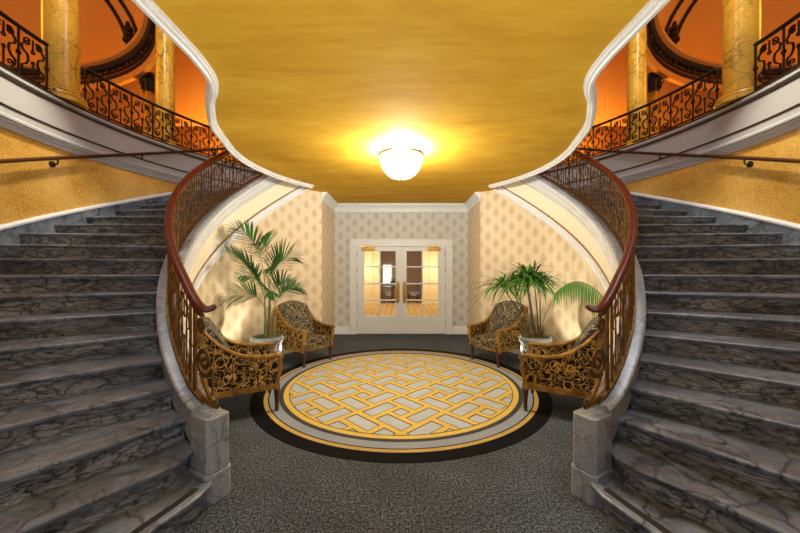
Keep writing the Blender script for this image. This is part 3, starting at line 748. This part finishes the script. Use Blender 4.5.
# ------------------------------------------------------------------ rug
RY=4.66
def rugbuild():
    q=MB(); n=128
    radii=[(0,1.475,1),(1.475,1.487,5),(1.487,1.55,0),(1.55,1.605,3),(1.605,1.715,4),(1.715,1.73,2),(1.73,1.778,6),(1.778,1.93,2)]
    z=.004
    for r0,r1,m in radii:
        for i in range(n):
            a,c=2*PI*i/n,2*PI*(i+1)/n
            P=lambda r,t:(r*cos(t),RY+r*sin(t),z)
            q.face([P(r0,a),P(r1,a),P(r1,c),P(r0,c)] if r0 else [P(0,0),P(r1,a),P(r1,c)],m)
    for i in range(n):
        a,c=2*PI*i/n,2*PI*(i+1)/n; r=1.93
        q.face([(r*cos(a),RY+r*sin(a),0),(r*cos(c),RY+r*sin(c),0),(r*cos(c),RY+r*sin(c),z),(r*cos(a),RY+r*sin(a),z)],2)
    clipR=1.478
    def clip(poly):
        for i in range(72):
            a=2*PI*i/72; nx,ny=cos(a),sin(a); out=[]
            for k in range(len(poly)):
                p,w=poly[k],poly[(k+1)%len(poly)]
                dp=p[0]*nx+p[1]*ny-clipR; dw=w[0]*nx+w[1]*ny-clipR
                if dp<=0: out.append(p)
                if (dp<0)!=(dw<0) and abs(dp-dw)>1e-12:
                    t=dp/(dp-dw); out.append((p[0]+(w[0]-p[0])*t,p[1]+(w[1]-p[1])*t))
            poly=out
            if len(poly)<3: return None
        return poly
    S=.6835; hw=.0335
    bars=[]
    for k in range(-2,4):
        v=(k-.5)*S
        bars.append((-2.5,2.5,v,0)); bars.append((-2.5,2.5,v,1))
    c=.31*S/2; hs=S/2
    for i in range(-3,4):
        for j in range(-3,4):
            ox,oy=i*S,j*S
            bars.append((oy-c,oy+hs,ox+c,1)); bars.append((oy-hs,oy+c,ox-c,1))
            bars.append((ox-c,ox+hs,oy-c,0)); bars.append((ox-hs,ox+c,oy+c,0))
    r2=math.sqrt(.5)
    for grow,zz,m in ((.011,.0052,5),(0,.0070,0)):
        for a0,a1,cc,ax in bars:
            w=hw+grow
            P=[(a0-grow,cc-w),(a1+grow,cc-w),(a1+grow,cc+w),(a0-grow,cc+w)]
            if ax: P=[(y,x) for x,y in P]
            P=[((x-y)*r2,(x+y)*r2) for x,y in P]
            P=clip(P)
            if P:
                ar=sum(P[i][0]*P[(i+1)%len(P)][1]-P[(i+1)%len(P)][0]*P[i][1] for i in range(len(P)))
                if ar<0: P=P[::-1]
                if abs(ar)<1e-5: continue
                q.face([(x,y+RY,zz+(.0004 if ax else 0)+abs(cc)*1e-5) for x,y in P],m)
    return q
o=obj('rug',rugbuild(),[M['rug_gold'],M['rug_grey'],M['rug_black'],M['rug_mid'],M['rug_ring'],M['rug_line'],M['rug_ochre']],smooth=0,recalc=False)
tag(o,'large round rug with gold lattice field and dark border in the hall centre','rug')

# ------------------------------------------------------------------ armchairs
def armchair(loc,rot,label):
    t=thing('armchair',label,'armchair',loc,rot,'scroll-patterned armchairs around the rug',world=False)
    G=M['gold_wood']
    for sx in (-1,1):
        for (y,zt,sl) in ((.335,.30,0),(-.335,.30,-.05)):
            q=MB(); rows=[]
            for z,r in ((0,.017),(.03,.020),(.035,.025),(.05,.020),(.16,.027),(.225,.033),(.23,.038),(.25,.038),(.255,.032),(.30,.036)):
                rows.append((r,z))
            yy=lambda z:y+sl*(1-z/.3)
            q.sweep([[(sx*.30+r*cos(2*PI*k/12),yy(z)+r*sin(2*PI*k/12),z) for k in range(12)] for r,z in rows]); obj('leg',q,M['dark_wood'],t)
    topl=[(.375,.615),(.33,.630),(.22,.628),(.10,.636),(-.02,.665),(-.13,.72),(-.23,.80),(-.31,.885),(-.375,.965),(-.40,.975)]
    tl=resample(topl,.04)
    for sx in (-1,1):
        q=MB(); x0=sx*.325
        # scrolling top rail
        q.tube([(x0,p.x,p.y) for p in tl],.030,8,flat=(1.15,.75),up=(sx,0,0)) if False else q.sweep([[(x0-.030,p.x,p.y-.016),(x0+.030,p.x,p.y-.016),(x0+.034,p.x,p.y),(x0+.024,p.x,p.y+.018),(x0-.024,p.x,p.y+.018),(x0-.034,p.x,p.y)] for p in tl])
        # front post: S-curved, with a small block above the leg
        fp=resample([(.335,.255),(.335,.34),(.345,.40),(.365,.46),(.372,.52),(.362,.58),(.365,.615)],.03)
        q.sweep([[(x0-.028,p.x-.020,p.y),(x0+.028,p.x-.020,p.y),(x0+.028,p.x+.018,p.y),(x0-.028,p.x+.018,p.y)] for p in fp])
        q.tube([(x0-.036,.380,.608),(x0+.036,.380,.608)],.026,12)
        # lower rail and back post
        q.box((x0-.028,-.37,.265),(x0+.028,.34,.325))
        bp=[(-.35,.26),(-.36,.45),(-.375,.70),(-.395,.96)]
        q.sweep([[(x0-.026,y-.024,z),(x0+.026,y-.024,z),(x0+.026,y+.024,z),(x0-.026,y+.024,z)] for y,z in bp])
        obj('arm_frame',q,G,t)
        poly=[(p.x,p.y-.012) for p in tl if -.385<p.x<.35]; poly=[(.345,.32),(.35,.46)]+poly+[(-.37,.70),(-.355,.32)]
        q=MB(); q.extrude([(x0-.020,y,z) for y,z in poly],(.040,0,0)); obj('side_panel',q,M['fab_side'],t,smooth=0)
    # seat
    q=MB(); q.box((-.30,.305,.26),(.30,.352,.325)); q.box((-.30,-.36,.26),(.30,-.32,.33)); obj('seat_rail',q,G,t,smooth=0,bevel=.006)
    q=MB(); n=14; rows=[]
    for i in range(n+1):
        y=-.30+.66*i/n; e=sstep(0,.10,i/n)*1.0
        fr_=1-((i/n-.5)*2)**6*.25
        row=[]
        m=12
        for k in range(m+1):
            x=-.292+.584*k/m; ex=1-abs((k/m-.5)*2)**6*.28
            row.append((x,y,.325+.14*fr_*ex+.012*(1-((k/m-.5)*2)**2)))
        rows.append([(-.292,y,.30)]+row+[(.292,y,.30)])
    q.sweep(rows); obj('seat_cushion',q,M['fab_seat'],t,smooth=50)
    # upholstered back, arched top, leaning
    q=MB(); rows=[]; m=14; nz=12
    for k in range(m+1):
        u=(k/m-.5)*2; x=.297*u
        topz=1.045-.07*abs(u)**3; cur=.05*u*u
        prof_=[]
        for j in range(nz+1):
            f=j/nz; z=.36+(topz-.36)*f
            prof_.append((x,-.13-.22*f**1.5+cur*.8+.03*sin(PI*f),z))
        prof_.append((x,-.40,topz+.022*(1-u*u)+.004)); 
        for j in range(nz+1):
            f=1-j/nz; z=.34+(topz-.36)*f; prof_.append((x,-.375-.065*f,z))
        rows.append(prof_)
    q.sweep(rows); obj('backrest',q,M['fab_back'],t,smooth=60)
    q=MB(); q.tube([(.30*((k/12-.5)*2),-.435,1.035-.065*abs((k/12-.5)*2)**3) for k in range(13)],.016,8); obj('back_rail',q,G,t)
    return t
def face_c(p): return math.atan2(RY-p[1],-p[0])-PI/2
def place(px,py,rz=None): return (px,py,.0), (face_c((px,py)) if rz is None else rz)
nl=(-1.83,3.84); fl=(-1.66,5.76)
dn=math.atan2(.55,1)-PI/2; 
ROT_N=math.atan2(.48,.88)-PI/2; ROT_F=math.atan2(-.56,.83)-PI/2
ch=armchair((nl[0],nl[1],0),ROT_N,'gilded armchair by the foot of the left staircase, its scroll-patterned side facing out')
dup(ch,(-nl[0],nl[1],0),-ROT_N,'gilded armchair by the foot of the right staircase, its scroll-patterned side facing out')
c3=dup(ch,(fl[0],fl[1],0),ROT_F,'far armchair left of the double doors, beside the tall feathery palm')
c4=dup(ch,(-fl[0],fl[1],0),-ROT_F,'far armchair right of the double doors, beside the tufted palm')
for c_ in (c3,c4): c_.scale=(.95,.95,.95)

# ------------------------------------------------------------------ planters and palms
PX,PY=2.0,4.97
def planter(x,label):
    t=thing('planter',label,'planter',(x,PY,0),0,'porcelain planters',world=False)
    q=MB(); q.lathe([(.0,.0),(.145,0),(.15,.02),(.14,.06),(.15,.12),(.18,.22),(.205,.34),(.21,.44),(.205,.50),(.185,.50),(.18,.40),(0,.40)],n=40); obj('body',q,M['porcelain'],t)
    q=MB(); q.lathe([(.205,.495),(.228,.505),(.235,.53),(.235,.565),(.225,.585),(.195,.585),(.185,.50)],n=40); obj('rim',q,M['porcelain_plain'],t)
    q=MB(); q.lathe([(.225,.52),(.2365,.525),(.2365,.535),(.225,.54)],n=40); obj('rim_band',q,M['black_line'],t)
    q=MB()
    rows=[[(.19*f*cos(2*PI*k/28),.19*f*sin(2*PI*k/28),.54+.035*(1-f*f)+(.012*random.random() if f<1 else 0)) for k in range(28)] for f in (.02,.25,.45,.65,.85,1)]
    q.grid(rows,closed_v=True); obj('moss',q,M['soil'],t)
    return t
pt=planter(-PX,'grey patterned porcelain planter holding the tall feathery palm, left')
dup(pt,(PX,PY,0),0,'grey patterned porcelain planter holding the tufted palm, right')
def bez(p0,p1,p2,n): return [p0*(1-t)**2+p1*2*t*(1-t)+p2*t*t for t in [i/n for i in range(n+1)]]
def leaflet(q,p,d,L,w,droop,nseg=4):
    d=d.normalized(); sd=d.cross(Vector((0,0,1)))
    if sd.length<.05: sd=Vector((1,0,0))
    sd.normalize(); up=sd.cross(d)
    Lf=[];Rt=[];Md=[]
    for i in range(nseg+1):
        f=i/nseg; c=p+d*(L*f)+Vector((0,0,-droop*L*f*f))
        ww=w*(math.sin(PI*min(1,f*.86+.14))**.7)*(1 if i<nseg else .02)
        Lf.append(c-sd*ww+up*ww*.35); Rt.append(c+sd*ww+up*ww*.35); Md.append(c)
    q.grid([[a,b_,c] for a,b_,c in zip(Lf,Md,Rt)])
def keep_in(q,R=2.60):      # leaves bend away where they meet the round wall
    for v in q.v:
        r=math.hypot(v.x,v.y-YC)
        if r>R-.08:
            k=(R-.08+.08*(1-math.exp(-(r-R+.08)/.08)))/r; v.x*=k; v.y=YC+(v.y-YC)*k
def frond(root,p0,p1,p2,leafL,nl,start,mat,droop=.16,w=.0125,stem_r=.006,name='frond'):
    roll=random.choice((-1,1))*random.uniform(.7,1.1)
    P=bez(Vector(p0),Vector(p1),Vector(p2),24)
    q=MB(); q.tube(P,[stem_r*(1-.8*i/24) for i in range(25)],5,m=1)
    tot=int(nl*1.5)
    for i in range(tot):
        f=start+(1-start)*(i+.5)/tot; k=f*24; a=int(min(k,23)); p=P[a].lerp(P[a+1],k-a); t=(P[min(a+1,24)]-P[max(a-1,0)]).normalized()
        sd=t.cross(Vector((0,0,1)))
        if sd.length<.1: sd=Vector((1,0,0))
        sd.normalize(); up_=sd.cross(t); sd=sd*cos(roll)+up_*sin(roll)
        g=(i+.5)/tot; L=leafL*1.22*(.55+.6*math.sin(PI*min(1,.18+g*.74)))*(1-.45*g*g)
        for sg in (-1,1):
            d=t*(.55+.6*g)+sd*sg*(1.05-.4*g)+Vector((0,0,.10))+Vector((random.uniform(-.08,.08),random.uniform(-.08,.08),random.uniform(-.06,.06)))
            leaflet(q,p,d,L*random.uniform(.88,1.08),w,droop*random.uniform(.7,1.3))
    leaflet(q,P[-1],P[-1]-P[-2],leafL*.5,w,droop)
    keep_in(q)
    return obj(name,q,[mat,M['stem']],root,smooth=60,recalc=False)
# tall feathery palm, left: fronds placed from their look in the photograph (local to the pot)
kp=thing('potted_palm','tall feathery green palm growing in the left planter','plant',(-PX,PY,.56))
B0=Vector((-PX,PY,.56))
q=MB()
for dx_,dy_,h in ((-.03,0,.62),(.02,.02,.72),(.05,-.02,.50),(0,-.04,.45),(.07,.03,.4)):
    q.tube([B0+Vector((dx_,dy_,0)),B0+Vector((dx_*1.1,dy_*1.1,h*.5)),B0+Vector((dx_*1.25,dy_*1.3,h))],[.016,.014,.009],7)
obj('trunk',q,M['stem'],kp)
q=MB()
for dx_,dy_ in ((.02,.02),(.05,-.02)): q.tube([B0+Vector((dx_,dy_,.0)),B0+Vector((dx_,dy_,.22)),B0+Vector((dx_,dy_,.45))],[.022,.021,.016],7)
obj('trunk_sheath',q,M['bark'],kp)
for (a0,c1,tip,L,n,stt) in (
   ((-.03,0,.60),(-.02,.02,1.45),(-.38,-.22,1.62),.30,15,.42),     # top, arching left
   ((.02,.02,.70),(.10,.05,1.25),(.36,.22,1.20),.34,15,.25),       # top right fan
   ((.02,.02,.70),(.05,-.1,1.42),(.10,-.45,1.40),.30,15,.35),
   ((-.03,0,.58),(-.14,-.05,1.05),(-.55,-.10,1.30),.30,15,.28),    # upper left
   ((-.03,0,.50),(-.10,.10,.98),(-.46,.14,.92),.28,14,.30),        # middle left
   ((-.01,-.04,.42),(-.08,-.15,.80),(-.50,-.28,.60),.26,13,.35),   # low left
   ((.05,-.02,.48),(.12,-.08,.90),(.48,-.16,.78),.30,14,.28),      # mid right
   ((.07,.03,.38),(.18,.08,.78),(.44,.22,.72),.24,12,.35),
   ((.05,-.02,.48),(.10,-.2,.85),(.18,-.46,.70),.26,13,.32),
   ((.0,.02,.6),(.0,.2,1.15),(-.1,.42,1.05),.28,13,.35)):
    frond(kp,B0+Vector(a0),B0+Vector(c1),B0+Vector(tip),L,n,stt,M['leaf'])
# tufted palm, right
fp=thing('potted_palm','tufted palm with strap leaves and one long drooping frond in the right planter','plant',(PX,PY,.56))
B1=Vector((PX,PY,.56))
stems=[((-.10,.02),(-.32,.0,.80)),((-.05,-.04),(-.18,-.10,.86)),((0,.03),(-.12,.05,.92)),((.05,0),(-.02,.0,.86)),((.09,.03),(.10,.08,.80)),((-.08,.06),(-.48,.06,.75))]
q=MB()
for (sx,sy),tp in stems:
    p0=B1+Vector((sx,sy,0)); p2=B1+Vector(tp); q.tube(bez(p0,Vector((p0.x*.7+p2.x*.3,p0.y*.7+p2.y*.3,(p0.z+p2.z)/2+.05)),p2,8),[.012-.0008*i for i in range(9)],6)
obj('stems',q,plain('dark_stem',(.05,.055,.02),.5),fp)
q=MB()
for (sx,sy),tp in stems+[((.11,-.02),(.2,0,.7))]:
    p0=B1+Vector((sx,sy,-.01)); q.tube([p0,p0+Vector((0,0,.10)),p0+Vector((.004,0,.19))],[.026,.024,.010],7)
obj('stem_sheaths',q,M['bark'],fp)
for (sx,sy),tp in stems:
    q=MB(); p=B1+Vector(tp)
    for k in range(48):
        a=2*PI*k/34*1.0+random.uniform(-.15,.15); e=random.uniform(.05,1.25)
        d=Vector((cos(a)*cos(e),sin(a)*cos(e)*.8,sin(e)*.75))
        leaflet(q,p,d,random.uniform(.36,.66),.0145,random.uniform(.35,.95),5)
    keep_in(q)
    obj('leaf_crown',q,M['leaf2'],fp,smooth=60,recalc=False)
# long drooping frond
P=[]
for t_ in range(25):
    f=t_/24
    P.append((B1+Vector((.04,-.02,0)))*(1-f)**3+(B1+Vector((.12,-.2,.70)))*3*f*(1-f)**2+(B1+Vector((.28,-.55,1.12)))*3*f*f*(1-f)+(B1+Vector((.37,-1.05,.70)))*f**3)
q=MB(); q.tube(P,[.007*(1-.8*i/24) for i in range(25)],5,m=1)
for i in range(10,25):
    t_=(P[min(i+1,24)]-P[i-1]).normalized(); sd=t_.cross(Vector((0,0,1))).normalized()
    for sg in (-1,1):
        for off in (0,.5):
            p=P[i].lerp(P[min(i+1,24)],off); d=t_*.55+sd*sg*.55+Vector((0,0,-.15))
            leaflet(q,p,d,random.uniform(.27,.36)*(1-.4*(i-10)/15),.0085,1.0,5)
keep_in(q)
obj('frond',q,[M['leaf2'],M['stem']],fp,smooth=60,recalc=False)

# ------------------------------------------------------------------ ceiling lamp
LY=4.35
lt=thing('ceiling_lamp','glowing round glass bowl lamp on the gold ceiling','lamp',(0,LY,ZC))
q=MB(); q.lathe([(.003,2.755),(.07,2.762),(.14,2.785),(.20,2.83),(.245,2.89),(.275,2.96),(.292,3.04),(.296,3.055),(.285,3.055),(.262,2.97),(.19,2.845),(.07,2.78),(.003,2.772)],(0,LY,0),48); obj('glass_bowl',q,M['bowl'],lt)
q=MB(); n=48
q.sweep([[ (R*cos(2*PI*i/n),LY+R*sin(2*PI*i/n),z) for R,z in ((.290,3.045),(.308,3.047),(.312,3.068),(.290,3.07))] for i in range(n)],closed=True); obj('rim',q,M['bronze'],lt)
q=MB(); q.lathe([(.004,2.725),(.012,2.735),(.012,2.748),(.02,2.755),(.004,2.76)],(0,LY,0),12); obj('finial',q,M['brass'],lt)
q=MB(); 
for a in (0,2.094,4.189): q.tube([(.30*cos(a),LY+.30*sin(a),3.06),(.24*cos(a),LY+.24*sin(a),ZC+.005)],.006,6)
q.lathe([(.05,2.9),(.05,2.92)],(0,LY,0),12) if False else None
obj('hanger',q,M['brass'],lt)
q=MB()
for zc,rc in ((3.0,.2835),(2.945,.270),(2.89,.246)): q.tube([(rc*cos(2*PI*i/40),LY+rc*sin(2*PI*i/40),zc) for i in range(40)],.0015,4,closed=True)
for i in range(20):
    a=2*PI*i/20; q.tube([(r*cos(a),LY+r*sin(a),z) for r,z in ((.297,3.05),(.277,2.96),(.247,2.89))],.0013,4)
obj('wire_grid',q,M['bronze'],lt)

# ------------------------------------------------------------------ lights
def light(name,typ,loc,energy,col=(1,1,1),size=.1,aim=None,**kw):
    l=bpy.data.lights.new(name,typ); l.energy=energy; l.color=col
    if typ=='AREA': l.size=size
    else: l.shadow_soft_size=size
    for k,v in kw.items(): setattr(l,k,v)
    o=bpy.data.objects.new(name,l); C.objects.link(o); o.location=loc
    if aim is not None: o.rotation_euler=(Vector(aim)-Vector(loc)).to_track_quat('-Z','Y').to_euler()
    return o
WARM=(1,.82,.56); OR=(1,.44,.05)
light('lamp_bulb','POINT',(0,LY,2.93),760,(.95,.97,1),.12)
for s in (-1,1):
    light('palm_spot','SPOT',(s*1.66,5.34,.30),50,(1,.90,.70),.02,aim=(s*2.62,4.55,1.35),spot_size=rad(95),spot_blend=.5)
    light('floor_uplight','SPOT',(s*2.38,4.25,.06),36,(1,.88,.66),.03,aim=(s*2.50,4.9,2.0),spot_size=rad(125),spot_blend=.6)
    light('dome_cove','POINT',(s*10.6,4.2,8.0),380,OR,.6)
    light('balcony_lamp','POINT',(s*7.2,11.0,6.4),260,OR,.3)
    light('balcony_lamp','POINT',(s*9.0,6.5,5.2),40,OR,.3)
    light('column_spot','SPOT',(s*2.0,2.0,8.6),700,(1,.76,.32),.15,aim=(s*5.2,5.6,5.9),spot_size=rad(36),spot_blend=.7)
    light('stair_downlight','AREA',(s*3.4,2.6,9.5),120 if s<0 else 215,(.86,.93,1),1.6,aim=(s*3.4,3.2,0))
    light('wall_washer','SPOT',(s*3.7,3.9,5.2),330,(1,.88,.66),.1,aim=(s*4.8,4.25,2.4),spot_size=rad(50),spot_blend=.9)
    light('hall_fill','AREA',(s*2.9,-2.9,2.7),85 if s<0 else 135,(.88,.94,1),1.0,aim=(s*3.4,3.2,1.6))  # added fill behind the camera, lights the stairs from the front
    light('ceiling_fill','SPOT',(s*.7,-2.4,.3),620,(1,.95,.86),.25,aim=(s*.25,.9,3.15),spot_size=rad(75),spot_blend=.9)  # added unseen spot behind the camera, brightens the gold ceiling only
    light('corridor_light','POINT',(s*1.5,13.9,1.6),80,(1,.90,.70),.15)
light('corridor_light','AREA',(0,10.5,2.7),60,WARM,1.2,aim=(0,10.5,0))
w=bpy.data.worlds.new('World'); bpy.context.scene.world=w; w.use_nodes=True
w.node_tree.nodes['Background'].inputs[0].default_value=(.72,.85,1,1); w.node_tree.nodes['Background'].inputs[1].default_value=.22

cam=bpy.data.cameras.new('Camera'); cam.lens=15.0; cam.sensor_width=36; cam.shift_y=.0019; cam.shift_x=-.0014; cam.clip_start=.05
co=bpy.data.objects.new('Camera',cam); C.objects.link(co); co.location=(0,0,1.6); co.rotation_euler=(PI/2,0,0)
sc=bpy.context.scene; sc.camera=co
for o in bpy.data.objects:
    if '_w' in o: del o['_w']
sc.view_settings.view_transform='Standard'; sc.view_settings.look='None'; sc.view_settings.gamma=1; sc.view_settings.exposure=0
sc.view_settings.use_curve_mapping=False
